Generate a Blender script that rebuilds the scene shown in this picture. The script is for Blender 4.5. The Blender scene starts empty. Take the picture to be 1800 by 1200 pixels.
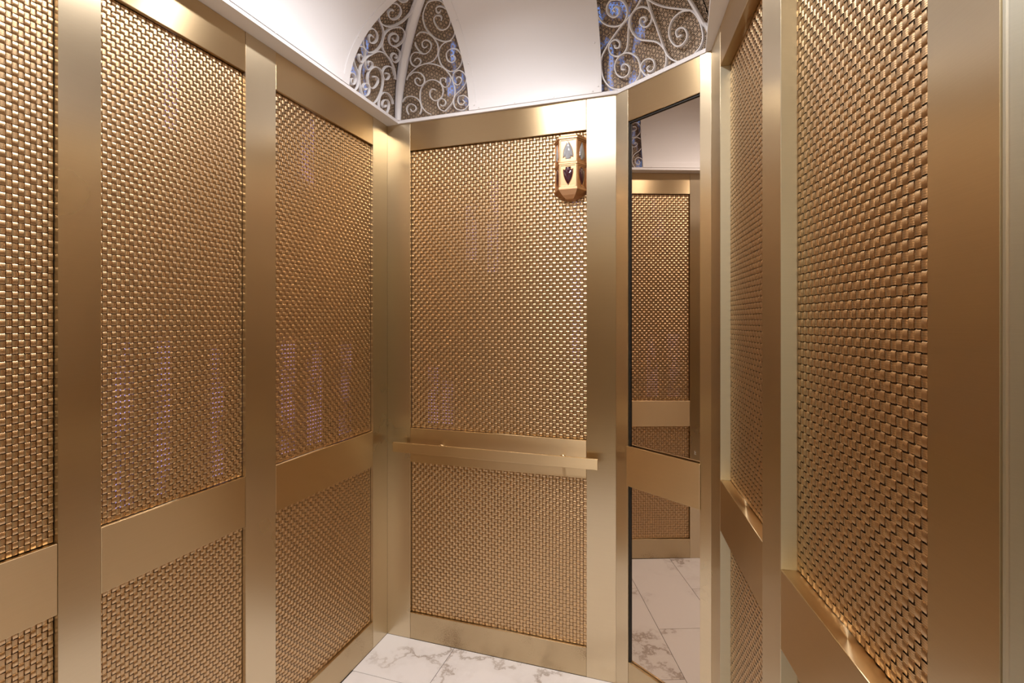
import bpy, bmesh, math, random
import numpy as np
from mathutils import Vector, Matrix
random.seed(4)
C = bpy.context.scene.collection
PI = math.pi

# ------------------------------------------------------------------ camera frame
F = 897.0; HZ = 565.0; CZ = 1.475; YAW = math.radians(18.26)
CA, SA = math.cos(YAW), math.sin(YAW)
RT = Vector((CA, SA, 0)); FW = Vector((-SA, CA, 0)); CAM = Vector((0, 0, CZ))

# ------------------------------------------------------------------ plan of the cab (metres)
H = 2.40
XL, YB = -1.317, 2.109
C2 = Vector((-0.249, 2.109)); C3 = Vector((0.0997, 1.865))
F1 = Vector((0.1898, 1.1353)); E1 = Vector((0.2825, 0.5937))
YF = -0.50
Z_MID0, Z_MID1, Z_BOT, Z_TOP = 0.822, 0.981, 0.120, 2.271
LX, LB, LR = -1.252, 2.099, 0.082       # inner lip of the cornice
R = 0.40                                # radius of the cove

# ------------------------------------------------------------------ helpers
def newmesh(name, verts, faces, m=None, parent=None, smooth=False, uv=None):
    me = bpy.data.meshes.new(name); me.from_pydata([tuple(v) for v in verts], [], faces); me.update()
    if uv is not None:
        l = me.uv_layers.new(name='UVMap')
        for i, lp in enumerate(me.loops): l.data[i].uv = uv[lp.vertex_index]
    if smooth:
        me.polygons.foreach_set('use_smooth', [True] * len(me.polygons))
    o = bpy.data.objects.new(name, me); C.objects.link(o)
    if m: me.materials.append(m)
    if parent: o.parent = parent
    return o

def obj(name, bm, m=None, parent=None, smooth=False):
    me = bpy.data.meshes.new(name)
    bmesh.ops.recalc_face_normals(bm, faces=bm.faces)
    bm.to_mesh(me); bm.free()
    if smooth: me.polygons.foreach_set('use_smooth', [True] * len(me.polygons))
    o = bpy.data.objects.new(name, me); C.objects.link(o)
    if m: me.materials.append(m)
    if parent: o.parent = parent
    return o

def tag(o, label=None, cat=None, group=None, kind=None):
    if label: o['label'] = label
    if cat: o['category'] = cat
    if group: o['group'] = group
    if kind: o['kind'] = kind
    return o

def empty(name, loc=(0, 0, 0)):
    o = bpy.data.objects.new(name, None); C.objects.link(o); o.location = loc; o.empty_display_size = .05
    return o

def adopt(o, p):          # parent keeping the world place (parents are only translated)
    o.parent = p; o.matrix_parent_inverse = Matrix.Translation(-p.location)

class Wall:               # u along the wall, w = height, d = distance in front of the wall plane (into the cab)
    def __init__(s, a, b, n=None):
        s.a = Vector(a); s.b = Vector(b); s.u = (s.b - s.a).normalized(); s.L = (s.b - s.a).length
        s.n = Vector(n) if n is not None else Vector((s.u.y, -s.u.x))
    def P(s, u, w, d):
        p = s.a + s.u * u + s.n * d
        return Vector((p.x, p.y, w))
    def box(s, bm, u0, u1, w0, w1, d0, d1, bev=0.0):
        vs = [bm.verts.new(s.P(u, w, d)) for u in (u0, u1) for w in (w0, w1) for d in (d0, d1)]
        q = [(0, 1, 3, 2), (4, 6, 7, 5), (0, 4, 5, 1), (2, 3, 7, 6), (0, 2, 6, 4), (1, 5, 7, 3)]
        fs = [bm.faces.new([vs[i] for i in f]) for f in q]
        if bev > 0:
            es = list({e for f in fs for e in f.edges})
            bmesh.ops.bevel(bm, geom=es, offset=bev, segments=2, profile=.5, affect='EDGES')

# ------------------------------------------------------------------ materials
def mat(name):
    m = bpy.data.materials.new(name); m.use_nodes = True
    nt = m.node_tree; b = nt.nodes['Principled BSDF']
    return m, nt, b

def N(nt, t, **k):
    n = nt.nodes.new(t)
    for a, v in k.items(): setattr(n, a, v)
    return n

def brushed(name, col, rough=.3, aniso=.5, rot=0., axis='Z', grain=900., amp=.015):
    m, nt, b = mat(name)
    b.inputs['Metallic'].default_value = 1
    b.inputs['Roughness'].default_value = rough
    b.inputs['Anisotropic'].default_value = aniso; b.inputs['Anisotropic Rotation'].default_value = rot
    tg = N(nt, 'ShaderNodeTangent', direction_type='RADIAL', axis='Z')
    nt.links.new(tg.outputs[0], b.inputs['Tangent'])
    g = N(nt, 'ShaderNodeNewGeometry')
    mp = N(nt, 'ShaderNodeMapping')
    mp.inputs['Scale'].default_value = (.7, .7, grain)
    nt.links.new(g.outputs['Position'], mp.inputs[0])
    no = N(nt, 'ShaderNodeTexNoise'); no.inputs['Scale'].default_value = 1.0; no.inputs['Detail'].default_value = 3
    nt.links.new(mp.outputs[0], no.inputs['Vector'])
    no2 = N(nt, 'ShaderNodeTexNoise'); no2.inputs['Scale'].default_value = 3.5; no2.inputs['Detail'].default_value = 3
    nt.links.new(g.outputs['Position'], no2.inputs['Vector'])
    ad = N(nt, 'ShaderNodeMath', operation='ADD'); ad.inputs[0].default_value = .5; nt.links.new(no2.outputs[0], ad.inputs[1])
    mr = N(nt, 'ShaderNodeMapRange'); mr.inputs[1].default_value = .6; mr.inputs[2].default_value = 1.4
    mr.inputs[3].default_value = rough - .02; mr.inputs[4].default_value = rough + .03
    nt.links.new(ad.outputs[0], mr.inputs[0]); nt.links.new(mr.outputs[0], b.inputs['Roughness'])
    cr = N(nt, 'ShaderNodeMapRange'); cr.inputs[1].default_value = .3; cr.inputs[2].default_value = .7
    cr.inputs[3].default_value = 1 - amp; cr.inputs[4].default_value = 1 + amp
    nt.links.new(no.outputs[0], cr.inputs[0])
    mx = N(nt, 'ShaderNodeVectorMath', operation='SCALE'); mx.inputs[0].default_value = col
    nt.links.new(cr.outputs[0], mx.inputs[3]); nt.links.new(mx.outputs[0], b.inputs['Base Color'])
    return m

BRASS = brushed('satin_brass', (.645, .54, .38), .28, .75)
BRASS_RAIL = brushed('satin_brass_rail', (.62, .47, .28), .36, .9, .25)
BRASS_KICK = brushed('satin_brass_tarnished', (.60, .48, .31), .36, .7, .25)
# tarnish specks on the kick rail
nt = BRASS_KICK.node_tree; b = nt.nodes['Principled BSDF']
src = b.inputs['Base Color'].links[0].from_socket
g = N(nt, 'ShaderNodeNewGeometry'); sp = N(nt, 'ShaderNodeTexNoise'); sp.inputs['Scale'].default_value = 330; sp.inputs['Detail'].default_value = 4
nt.links.new(g.outputs['Position'], sp.inputs['Vector'])
big = N(nt, 'ShaderNodeTexNoise'); big.inputs['Scale'].default_value = 7; nt.links.new(g.outputs['Position'], big.inputs['Vector'])
mu = N(nt, 'ShaderNodeMath', operation='MULTIPLY'); nt.links.new(sp.outputs[0], mu.inputs[0]); nt.links.new(big.outputs[0], mu.inputs[1])
rr = N(nt, 'ShaderNodeMapRange'); rr.inputs[1].default_value = .31; rr.inputs[2].default_value = .42; nt.links.new(mu.outputs[0], rr.inputs[0])
mi = N(nt, 'ShaderNodeMix', data_type='RGBA'); nt.links.new(rr.outputs[0], mi.inputs[0]); nt.links.new(src, mi.inputs[6]); mi.inputs[7].default_value = (.30, .20, .12, 1)
nt.links.new(mi.outputs[2], b.inputs['Base Color'])

def simple(name, col, rough=.5, metal=0., emit=None, es=0.):
    m, nt, b = mat(name)
    b.inputs['Base Color'].default_value = (*col, 1); b.inputs['Roughness'].default_value = rough; b.inputs['Metallic'].default_value = metal
    if emit: b.inputs['Emission Color'].default_value = (*emit, 1); b.inputs['Emission Strength'].default_value = es
    no = N(nt, 'ShaderNodeTexNoise'); no.inputs['Scale'].default_value = 60
    g = N(nt, 'ShaderNodeNewGeometry'); nt.links.new(g.outputs['Position'], no.inputs['Vector'])
    mr = N(nt, 'ShaderNodeMapRange'); mr.inputs[3].default_value = max(0, rough - .04); mr.inputs[4].default_value = rough + .04
    nt.links.new(no.outputs[0], mr.inputs[0]); nt.links.new(mr.outputs[0], b.inputs['Roughness'])
    return m

def white_paint():
    m, nt, b = mat('white_paint')
    b.inputs['Base Color'].default_value = (.86, .845, .875, 1)
    b.inputs['Roughness'].default_value = .38
    g = N(nt, 'ShaderNodeNewGeometry'); no = N(nt, 'ShaderNodeTexNoise'); no.inputs['Scale'].default_value = 700
    nt.links.new(g.outputs['Position'], no.inputs['Vector'])
    bp = N(nt, 'ShaderNodeBump'); bp.inputs['Strength'].default_value = .08; bp.inputs['Distance'].default_value = .0005
    nt.links.new(no.outputs[0], bp.inputs['Height']); nt.links.new(bp.outputs[0], b.inputs['Normal'])
    return m
WHITE = white_paint()
DARK = simple('dark_shaft_lining', (.012, .011, .012), .7)
BLACKGAP = simple('black_gasket', (.01, .008, .007), .5)
BRONZE = simple('cast_bronze', (.60, .36, .20), .36, 1.)
STEEL = brushed('satin_nickel', (.60, .585, .49), .38, .3)
LAMP = simple('lamp_diffuser', (.9, .9, .9), .5, 0, (1., .94, .89), 22.)
LEDBLUE = simple('blue_led_panel', (.1, .1, .2), .5, 0, (.22, .42, 1.), 2.2)
def patchy(m, es, lo, hi, scale=9.):
    nt = m.node_tree; b = nt.nodes['Principled BSDF']; g = N(nt, 'ShaderNodeNewGeometry'); mp = N(nt, 'ShaderNodeMapping'); mp.inputs['Scale'].default_value = (1, 1, .35)
    no = N(nt, 'ShaderNodeTexNoise'); no.inputs['Scale'].default_value = scale; no.inputs['Detail'].default_value = 1
    nt.links.new(g.outputs['Position'], mp.inputs[0]); nt.links.new(mp.outputs[0], no.inputs['Vector'])
    r = N(nt, 'ShaderNodeMapRange'); r.inputs[1].default_value = lo; r.inputs[2].default_value = hi; r.inputs[4].default_value = es
    nt.links.new(no.outputs[0], r.inputs[0]); nt.links.new(r.outputs[0], b.inputs['Emission Strength'])
patchy(LEDBLUE, .95, .53, .66, 26.)
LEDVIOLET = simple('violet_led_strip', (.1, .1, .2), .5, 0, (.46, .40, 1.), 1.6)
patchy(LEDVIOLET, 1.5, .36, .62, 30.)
CLEAR = simple('clear_lens', (.36, .37, .40), .10); RED = simple('ruby_lens', (.045, .004, .012), .08)
CLEAR.node_tree.nodes['Principled BSDF'].inputs['Coat Weight'].default_value = 1
RED.node_tree.nodes['Principled BSDF'].inputs['Coat Weight'].default_value = 1

def weave_mat():
    m, nt, b = mat('woven_bronze_strip')
    b.inputs['Metallic'].default_value = 1; b.inputs['Roughness'].default_value = .33
    uv = N(nt, 'ShaderNodeUVMap'); sx = N(nt, 'ShaderNodeSeparateXYZ'); nt.links.new(uv.outputs[0], sx.inputs[0])
    m1 = N(nt, 'ShaderNodeMath', operation='MULTIPLY'); m1.inputs[1].default_value = 4 * 2 * PI; nt.links.new(sx.outputs[0], m1.inputs[0])
    sn = N(nt, 'ShaderNodeMath', operation='COSINE'); nt.links.new(m1.outputs[0], sn.inputs[0])
    bp = N(nt, 'ShaderNodeBump'); bp.inputs['Strength'].default_value = .12; bp.inputs['Distance'].default_value = .0004
    nt.links.new(sn.outputs[0], bp.inputs['Height']); nt.links.new(bp.outputs[0], b.inputs['Normal'])
    mr = N(nt, 'ShaderNodeMapRange'); mr.inputs[1].default_value = -1; mr.inputs[3].default_value = 1.08; mr.inputs[4].default_value = .86
    nt.links.new(sn.outputs[0], mr.inputs[0])
    mx = N(nt, 'ShaderNodeVectorMath', operation='SCALE'); mx.inputs[0].default_value = (.635, .445, .26)
    nt.links.new(mr.outputs[0], mx.inputs[3]); nt.links.new(mx.outputs[0], b.inputs['Base Color'])
    return m
WEAVE = weave_mat()

def mirror_mat():
    m, nt, b = mat('bronze_tinted_mirror')
    b.inputs['Metallic'].default_value = 1; b.inputs['Roughness'].default_value = .0
    b.inputs['Base Color'].default_value = (.57, .485, .41, 1)
    return m
MIRROR = mirror_mat()

def marble():
    m, nt, b = mat('white_marble_tile')
    b.inputs['Roughness'].default_value = .22
    g = N(nt, 'ShaderNodeNewGeometry')
    # per tile offset
    att = N(nt, 'ShaderNodeUVMap'); asx = N(nt, 'ShaderNodeSeparateXYZ'); nt.links.new(att.outputs[0], asx.inputs[0])
    w1 = N(nt, 'ShaderNodeTexNoise'); w1.inputs['Scale'].default_value = 2.2; w1.inputs['Detail'].default_value = 7; w1.inputs['Roughness'].default_value = .62
    ad = N(nt, 'ShaderNodeVectorMath', operation='ADD')
    sc = N(nt, 'ShaderNodeVectorMath', operation='SCALE'); sc.inputs[0].default_value = (17.3, 9.1, 4.0)
    nt.links.new(asx.outputs[0], sc.inputs[3])
    nt.links.new(g.outputs['Position'], ad.inputs[0]); nt.links.new(sc.outputs[0], ad.inputs[1])
    nt.links.new(ad.outputs[0], w1.inputs['Vector'])
    a = N(nt, 'ShaderNodeMath', operation='SUBTRACT'); a.inputs[1].default_value = .5; nt.links.new(w1.outputs[0], a.inputs[0])
    ab = N(nt, 'ShaderNodeMath', operation='ABSOLUTE'); nt.links.new(a.outputs[0], ab.inputs[0])
    r1 = N(nt, 'ShaderNodeMapRange'); r1.inputs[1].default_value = 0; r1.inputs[2].default_value = .018; r1.inputs[3].default_value = 1; r1.inputs[4].default_value = 0
    nt.links.new(ab.outputs[0], r1.inputs[0])
    w2 = N(nt, 'ShaderNodeTexNoise'); w2.inputs['Scale'].default_value = 3.2; nt.links.new(ad.outputs[0], w2.inputs['Vector'])
    r2 = N(nt, 'ShaderNodeMapRange'); r2.inputs[1].default_value = .43; r2.inputs[2].default_value = .63; nt.links.new(w2.outputs[0], r2.inputs[0])
    mu = N(nt, 'ShaderNodeMath', operation='MULTIPLY'); nt.links.new(r1.outputs[0], mu.inputs[0]); nt.links.new(r2.outputs[0], mu.inputs[1])
    r3 = N(nt, 'ShaderNodeMapRange'); r3.inputs[1].default_value = 0; r3.inputs[2].default_value = .09; r3.inputs[3].default_value = .22; r3.inputs[4].default_value = 0
    nt.links.new(ab.outputs[0], r3.inputs[0])
    mu2 = N(nt, 'ShaderNodeMath', operation='MULTIPLY'); nt.links.new(r3.outputs[0], mu2.inputs[0]); nt.links.new(r2.outputs[0], mu2.inputs[1])
    s = N(nt, 'ShaderNodeMath', operation='ADD', use_clamp=True); nt.links.new(mu.outputs[0], s.inputs[0]); nt.links.new(mu2.outputs[0], s.inputs[1])
    s2 = N(nt, 'ShaderNodeMath', operation='MULTIPLY'); s2.inputs[1].default_value = .8; nt.links.new(s.outputs[0], s2.inputs[0])
    mi = N(nt, 'ShaderNodeMix', data_type='RGBA'); nt.links.new(s2.outputs[0], mi.inputs[0])
    mi.inputs[6].default_value = (.90, .885, .915, 1); mi.inputs[7].default_value = (.40, .34, .31, 1)
    nt.links.new(mi.outputs[2], b.inputs['Base Color'])
    return m
MARBLE = marble()
GROUT = simple('dark_grout', (.055, .05, .05), .8)

def screen_mat():      # pierced star pattern cut right through the sheet
    m, nt, b = mat('pierced_bronze_sheet')
    b.inputs['Base Color'].default_value = (.52, .39, .275, 1); b.inputs['Metallic'].default_value = .1; b.inputs['Roughness'].default_value = .55
    per = 0.0255
    uv = N(nt, 'ShaderNodeUVMap'); sc = N(nt, 'ShaderNodeVectorMath', operation='SCALE'); sc.inputs[3].default_value = 1 / per
    nt.links.new(uv.outputs[0], sc.inputs[0])
    def cell(off):
        a = N(nt, 'ShaderNodeVectorMath', operation='ADD'); a.inputs[1].default_value = off; nt.links.new(sc.outputs[0], a.inputs[0])
        w = N(nt, 'ShaderNodeVectorMath', operation='WRAP'); nt.links.new(a.outputs[0], w.inputs[0])
        w.inputs[1].default_value = (.5, math.sqrt(3) / 2, 1); w.inputs[2].default_value = (-.5, -math.sqrt(3) / 2, -1)
        l = N(nt, 'ShaderNodeVectorMath', operation='LENGTH'); nt.links.new(w.outputs[0], l.inputs[0])
        return w, l
    w1, l1 = cell((100, 100 * math.sqrt(3), 0)); w2, l2 = cell((100.5, 100.5 * math.sqrt(3), 0))
    lt = N(nt, 'ShaderNodeMath', operation='LESS_THAN'); nt.links.new(l2.outputs['Value'], lt.inputs[0]); nt.links.new(l1.outputs['Value'], lt.inputs[1])
    mx = N(nt, 'ShaderNodeMix', data_type='VECTOR'); nt.links.new(lt.outputs[0], mx.inputs[0]); nt.links.new(w1.outputs[0], mx.inputs[4]); nt.links.new(w2.outputs[0], mx.inputs[5])
    sx = N(nt, 'ShaderNodeSeparateXYZ'); nt.links.new(mx.outputs[1], sx.inputs[0])
    at = N(nt, 'ShaderNodeMath', operation='ARCTAN2'); nt.links.new(sx.outputs[1], at.inputs[0]); nt.links.new(sx.outputs[0], at.inputs[1])
    m12 = N(nt, 'ShaderNodeMath', operation='MULTIPLY'); m12.inputs[1].default_value = 12; nt.links.new(at.outputs[0], m12.inputs[0])
    cs = N(nt, 'ShaderNodeMath', operation='COSINE'); nt.links.new(m12.outputs[0], cs.inputs[0])
    r = N(nt, 'ShaderNodeVectorMath', operation='LENGTH'); nt.links.new(mx.outputs[1], r.inputs[0])
    # hole where -cos(12a) > threshold(r)
    th = N(nt, 'ShaderNodeMapRange'); th.inputs[1].default_value = .15; th.inputs[2].default_value = .44; th.inputs[3].default_value = .6; th.inputs[4].default_value = -.6
    nt.links.new(r.outputs['Value'], th.inputs[0])
    ng = N(nt, 'ShaderNodeMath', operation='MULTIPLY'); ng.inputs[1].default_value = -1; nt.links.new(cs.outputs[0], ng.inputs[0])
    h1 = N(nt, 'ShaderNodeMath', operation='GREATER_THAN'); nt.links.new(ng.outputs[0], h1.inputs[0]); nt.links.new(th.outputs[0], h1.inputs[1])
    h2 = N(nt, 'ShaderNodeMath', operation='GREATER_THAN'); nt.links.new(r.outputs['Value'], h2.inputs[0]); h2.inputs[1].default_value = .17
    h3 = N(nt, 'ShaderNodeMath', operation='LESS_THAN'); nt.links.new(r.outputs['Value'], h3.inputs[0]); h3.inputs[1].default_value = .47
    q = N(nt, 'ShaderNodeMath', operation='MULTIPLY'); nt.links.new(h1.outputs[0], q.inputs[0]); nt.links.new(h2.outputs[0], q.inputs[1])
    q2 = N(nt, 'ShaderNodeMath', operation='MULTIPLY'); nt.links.new(q.outputs[0], q2.inputs[0]); nt.links.new(h3.outputs[0], q2.inputs[1])
    tr = N(nt, 'ShaderNodeBsdfTransparent'); ms = N(nt, 'ShaderNodeMixShader')
    nt.links.new(q2.outputs[0], ms.inputs[0]); nt.links.new(b.outputs[0], ms.inputs[1]); nt.links.new(tr.outputs[0], ms.inputs[2])
    nt.links.new(ms.outputs[0], nt.nodes['Material Output'].inputs[0])
    return m
SCREEN = screen_mat()

# ------------------------------------------------------------------ woven panels
def weave_mesh(wall, u0, u1, w0, w1, nu, nw, d, h=.0014, fill=.835):
    pu = (u1 - u0) / nu; pw = (w1 - w0) / nw
    prof = np.array([-.455, -.375, .375, .455]); pz = np.array([.25, 1., 1., .25])
    crs = np.array([-.5, 0., .5]); crz = np.array([-.35, 0., -.35]) * .0005
    V = []; Fc = []; UV = []; base = 0
    for fam in (0, 1):
        ns, nl, ps, pl = (nu, nw, pu, pw) if fam == 0 else (nw, nu, pw, pu)
        i = np.arange(ns)[:, None, None, None]; j = np.arange(nl)[None, :, None, None]
        over = np.where(((i + j + fam) % 2) == 0, 1., -1.)
        al = (j + .5 + prof[None, None, :, None]) * pl + 0 * crs[None, None, None, :] + 0 * i
        ac = (i + .5) * ps + crs[None, None, None, :] * ps * fill + 0 * al
        dd = over * h * pz[None, None, :, None] + crz[None, None, None, :] + 0 * al
        al = al.reshape(ns, nl * 4, 3); ac = ac.reshape(ns, nl * 4, 3); dd = dd.reshape(ns, nl * 4, 3)
        uu, ww = (ac, al) if fam == 0 else (al, ac)
        U = uu + u0; W = ww + w0; D = dd + d
        X = wall.a.x + wall.u.x * U + wall.n.x * D; Y = wall.a.y + wall.u.y * U + wall.n.y * D
        V.append(np.stack([X, Y, W], -1).reshape(-1, 3))
        UV.append(np.stack([np.broadcast_to(crs + .5, al.shape), al / pl], -1).reshape(-1, 2))
        m = nl * 4; s = np.arange(ns)[:, None, None]; k = np.arange(m - 1)[None, :, None]; c = np.arange(2)[None, None, :]
        v0 = base + (s * m + k) * 3 + c
        q = np.stack([v0, v0 + 1, v0 + 4, v0 + 3], -1).reshape(-1, 4)
        if fam == 1: q = q[:, ::-1]
        Fc.append(q); base += ns * m * 3
    V = np.concatenate(V); Q = np.concatenate(Fc); UV = np.concatenate(UV)
    me = bpy.data.meshes.new('woven_panel')
    me.vertices.add(len(V)); me.vertices.foreach_set('co', V.astype(np.float32).ravel())
    me.loops.add(Q.size); me.loops.foreach_set('vertex_index', Q.astype(np.int32).ravel())
    me.polygons.add(len(Q)); me.polygons.foreach_set('loop_start', np.arange(0, Q.size, 4, dtype=np.int32))
    me.polygons.foreach_set('use_smooth', np.ones(len(Q), dtype=bool))
    me.update(calc_edges=True)
    l = me.uv_layers.new(name='UVMap'); l.data.foreach_set('uv', UV[Q.ravel()].astype(np.float32).ravel())
    me.materials.append(WEAVE)
    return me

def woven(wall, u0, u1, w0, w1, nu, label, rec):
    nw = int(round((w1 - w0) / .01465))
    me = weave_mesh(wall, u0 + .001, u1 - .001, w0 + .001, w1 - .001, nu, nw, -rec)
    o = bpy.data.objects.new('woven_panel', me); C.objects.link(o)
    tag(o, label, 'panel', 'woven metal wall panels')
    return o

# ------------------------------------------------------------------ walls
def frame_wall(name, wall, stiles, openings, rec, top=H, deep=.03, mirror=False):
    """stiles: list of (u0,u1); openings: list of (u0,u1)"""
    root = empty(name, (*((wall.a + wall.b) / 2 - wall.n * .01), 0)); tag(root, kind='structure')
    def part(nm, bm, m):
        o = obj(nm, bm, m); adopt(o, root); return o
    for (a, b_) in stiles:
        bm = bmesh.new(); wall.box(bm, a + .0001, b_ - .0001, .0003, top - .0003, -deep, 0, .0005); part('stile', bm, BRASS)
    for (a, b_) in openings:
        for nm, z0, z1, m in (('bottom_rail', .0003, Z_BOT, BRASS_KICK), ('middle_rail', Z_MID0, Z_MID1, BRASS_RAIL), ('top_rail', Z_TOP, top - .0005, BRASS_RAIL)):
            if mirror and nm == 'middle_rail': continue
            bm = bmesh.new(); wall.box(bm, a + .0002, b_ - .0002, z0, z1, -deep, -.0004, .0016); part(nm, bm, m)
    # dark lining behind the weave
    bm = bmesh.new(); wall.box(bm, 0.002, wall.L - .002, .001, top - .001, -deep - .034, -deep - .03); part('back_lining', bm, DARK)
    return root

WL = Wall((XL, YF), (XL, YB), (1, 0))
WB = Wall((XL, YB), (C2.x, C2.y), (0, -1))
WC = Wall(C2, C3)
WR = Wall(C3, F1)
WN = Wall(F1, E1)
for w in (WC, WR, WN):     # make the normals point into the cab
    mid = (w.a + w.b) / 2
    if (Vector((-.5, .9)) - mid).dot(w.n) < 0: w.n = -w.n

yo = -YF
openL = [(1.408 + yo, 1.991 + yo, 40), (.852 + yo, 1.280 + yo, 40), (.335 + yo, .763 + yo, 40), (-.182 + yo, .246 + yo, 40)]
wl = frame_wall('wall_left', WL, [(1.991 + yo, WL.L), (1.280 + yo, 1.408 + yo), (.763 + yo, .852 + yo), (.246 + yo, .335 + yo), (0, -.182 + yo)], [(a, b_) for a, b_, _ in openL], .012)
names = ['beside the back corner', 'between the two full left-wall posts', 'cut off at the left edge of the view']
names = ['nearest the back corner', 'second from the back corner', 'third from the back corner']
REC = .0145
for k, (a, b_, n) in enumerate(openL[:3]):
    woven(WL, a, b_, Z_MID1, Z_TOP, n, 'tall woven bronze panel high on the left wall, ' + names[k], REC)
    woven(WL, a, b_, Z_BOT, Z_MID0, n, 'short woven bronze panel low on the left wall, ' + names[k], REC)
a, b_, n = openL[3]
o = woven(WL, a, b_, Z_BOT, Z_MID0, n, 'short woven bronze panel of the left wall beside the doors', REC)
o = woven(WL, a, b_, Z_MID1, Z_TOP, n, 'tall woven bronze panel of the left wall beside the doors', REC)

wb = frame_wall('wall_back', WB, [(0, .1213), (.947, WB.L)], [(.1213, .947)], .012)
woven(WB, .1213, .947, Z_MID1, Z_TOP, 56, 'tall woven bronze panel above the handrail, behind the lantern on the back wall', REC)
woven(WB, .1213, .947, Z_BOT, Z_MID0, 56, 'short woven bronze panel under the handrail on the back wall', REC)

LC = WC.L
wc = frame_wall('wall_corner', WC, [(0, .0625), (LC - .043, LC)], [(.0625, LC - .043)], .012, mirror=True)
wr = frame_wall('wall_right', WR, [(0, .149), (.149 + .46, WR.L)], [(.149, .609)], .03, deep=.04)
woven(WR, .149, .609, Z_MID1, Z_TOP, 34, 'tall woven bronze panel high on the right wall just beside the mirror', .031)
woven(WR, .149, .609, Z_BOT, Z_MID0, 34, 'short woven bronze panel low on the right wall just beside the mirror', .031)
wn = frame_wall('wall_front', WN, [(.4466, WN.L)], [(0.0, .4466)], .03, deep=.04)
woven(WN, 0.0, .4466, Z_MID1, Z_TOP, 34, 'tall woven bronze panel high on the right wall, closest to the viewer', .033)
woven(WN, 0.0, .4466, Z_BOT, Z_MID0, 34, 'short woven bronze panel low on the right wall, closest to the viewer', .033)

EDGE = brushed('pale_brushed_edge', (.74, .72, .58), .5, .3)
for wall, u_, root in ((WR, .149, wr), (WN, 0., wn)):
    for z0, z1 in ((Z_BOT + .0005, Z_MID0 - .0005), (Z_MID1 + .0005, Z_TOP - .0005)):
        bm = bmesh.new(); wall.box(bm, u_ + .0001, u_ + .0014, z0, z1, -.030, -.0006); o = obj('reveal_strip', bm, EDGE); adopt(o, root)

# jamb of the doorway at the near right, doors and the remaining enclosure behind the viewer
dj = empty('door_1', (E1.x + .03, E1.y - .01, 0)); tag(dj, kind='structure')
bm = bmesh.new()
un = -WN.n
pts = [E1 + WN.u * .0003 - un * .0, E1 + WN.u * .0003 + un * .09, E1 + WN.u * .055 + un * .09, E1 + WN.u * .055 + un * .032, E1 + WN.u * .007 + un * .0]
lo = [bm.verts.new((p.x, p.y, .001)) for p in pts]; hi = [bm.verts.new((p.x, p.y, H - .001)) for p in pts]
bm.faces.new(lo); bm.faces.new(hi[::-1])
for i in range(5): bm.faces.new([lo[i], lo[(i + 1) % 5], hi[(i + 1) % 5], hi[i]])
bmesh.ops.bevel(bm, geom=[e for e in bm.edges if abs(e.verts[0].co.z - e.verts[1].co.z) > 1], offset=.003, segments=3, affect='EDGES')
o = obj('door_jamb', bm, STEEL); adopt(o, dj)
XR = .42
bm = bmesh.new(); W_ = Wall((XR, YF), (XR, .64), (-1, 0)); W_.box(bm, 0, W_.L, .001, H - .001, -.02, 0, .001)
tag(obj('wall_entrance', bm, STEEL), kind='structure')
W_ = Wall((XL, YF), (XR, YF), (0, 1))
dr = empty('door_2', (-.45, YF, 0)); tag(dr, kind='structure')
for (a, b_) in ((.0, .46), (.462, .88), (.882, 1.30)):
    bm = bmesh.new(); W_.box(bm, a, b_, .001, H - .001, -.03, -.002, .001); o = obj('door_panel', bm, BRASS); adopt(o, dr)

# lit lobby outside the open half of the doorway
lob = empty('wall_lobby', (.4, -1.7, 0)); tag(lob, kind='structure')
PALE = simple('pale_lobby_plaster', (.62, .63, .56), .7)
def slab(x0, x1, y0, y1, z0, z1, m, nm):
    bm = bmesh.new(); bmesh.ops.create_cube(bm, size=1); bmesh.ops.scale(bm, vec=(x1 - x0, y1 - y0, z1 - z0), verts=bm.verts)
    bmesh.ops.translate(bm, vec=((x0 + x1) / 2, (y0 + y1) / 2, (z0 + z1) / 2), verts=bm.verts); o = obj(nm, bm, m); adopt(o, lob)
slab(-.9, 1.5, -1.75, -1.70, 0, 2.7, PALE, 'lobby_wall'); slab(1.45, 1.5, -1.70, YF - .06, 0, 2.7, PALE, 'lobby_wall'); slab(-.9, -.85, -1.70, YF - .06, 0, 2.7, PALE, 'lobby_wall')
slab(XR + .03, 1.45, YF - .06, YF - .02, 0, 2.7, PALE, 'lobby_wall'); slab(-.9, 1.5, -1.75, YF - .06, 2.7, 2.74, PALE, 'lobby_ceiling')
slab(-.9, 1.5, -1.75, YF - .06, -.03, -.001, MARBLE, 'lobby_floor')
ld = bpy.data.lights.new('lobby_light', 'AREA'); ld.shape = 'RECTANGLE'; ld.size = 1.2; ld.size_y = .3; ld.energy = 14; ld.color = (.97, 1., .93)
lo_ = bpy.data.objects.new('lobby_light', ld); C.objects.link(lo_); lo_.location = (.3, -1.15, 2.68)

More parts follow.
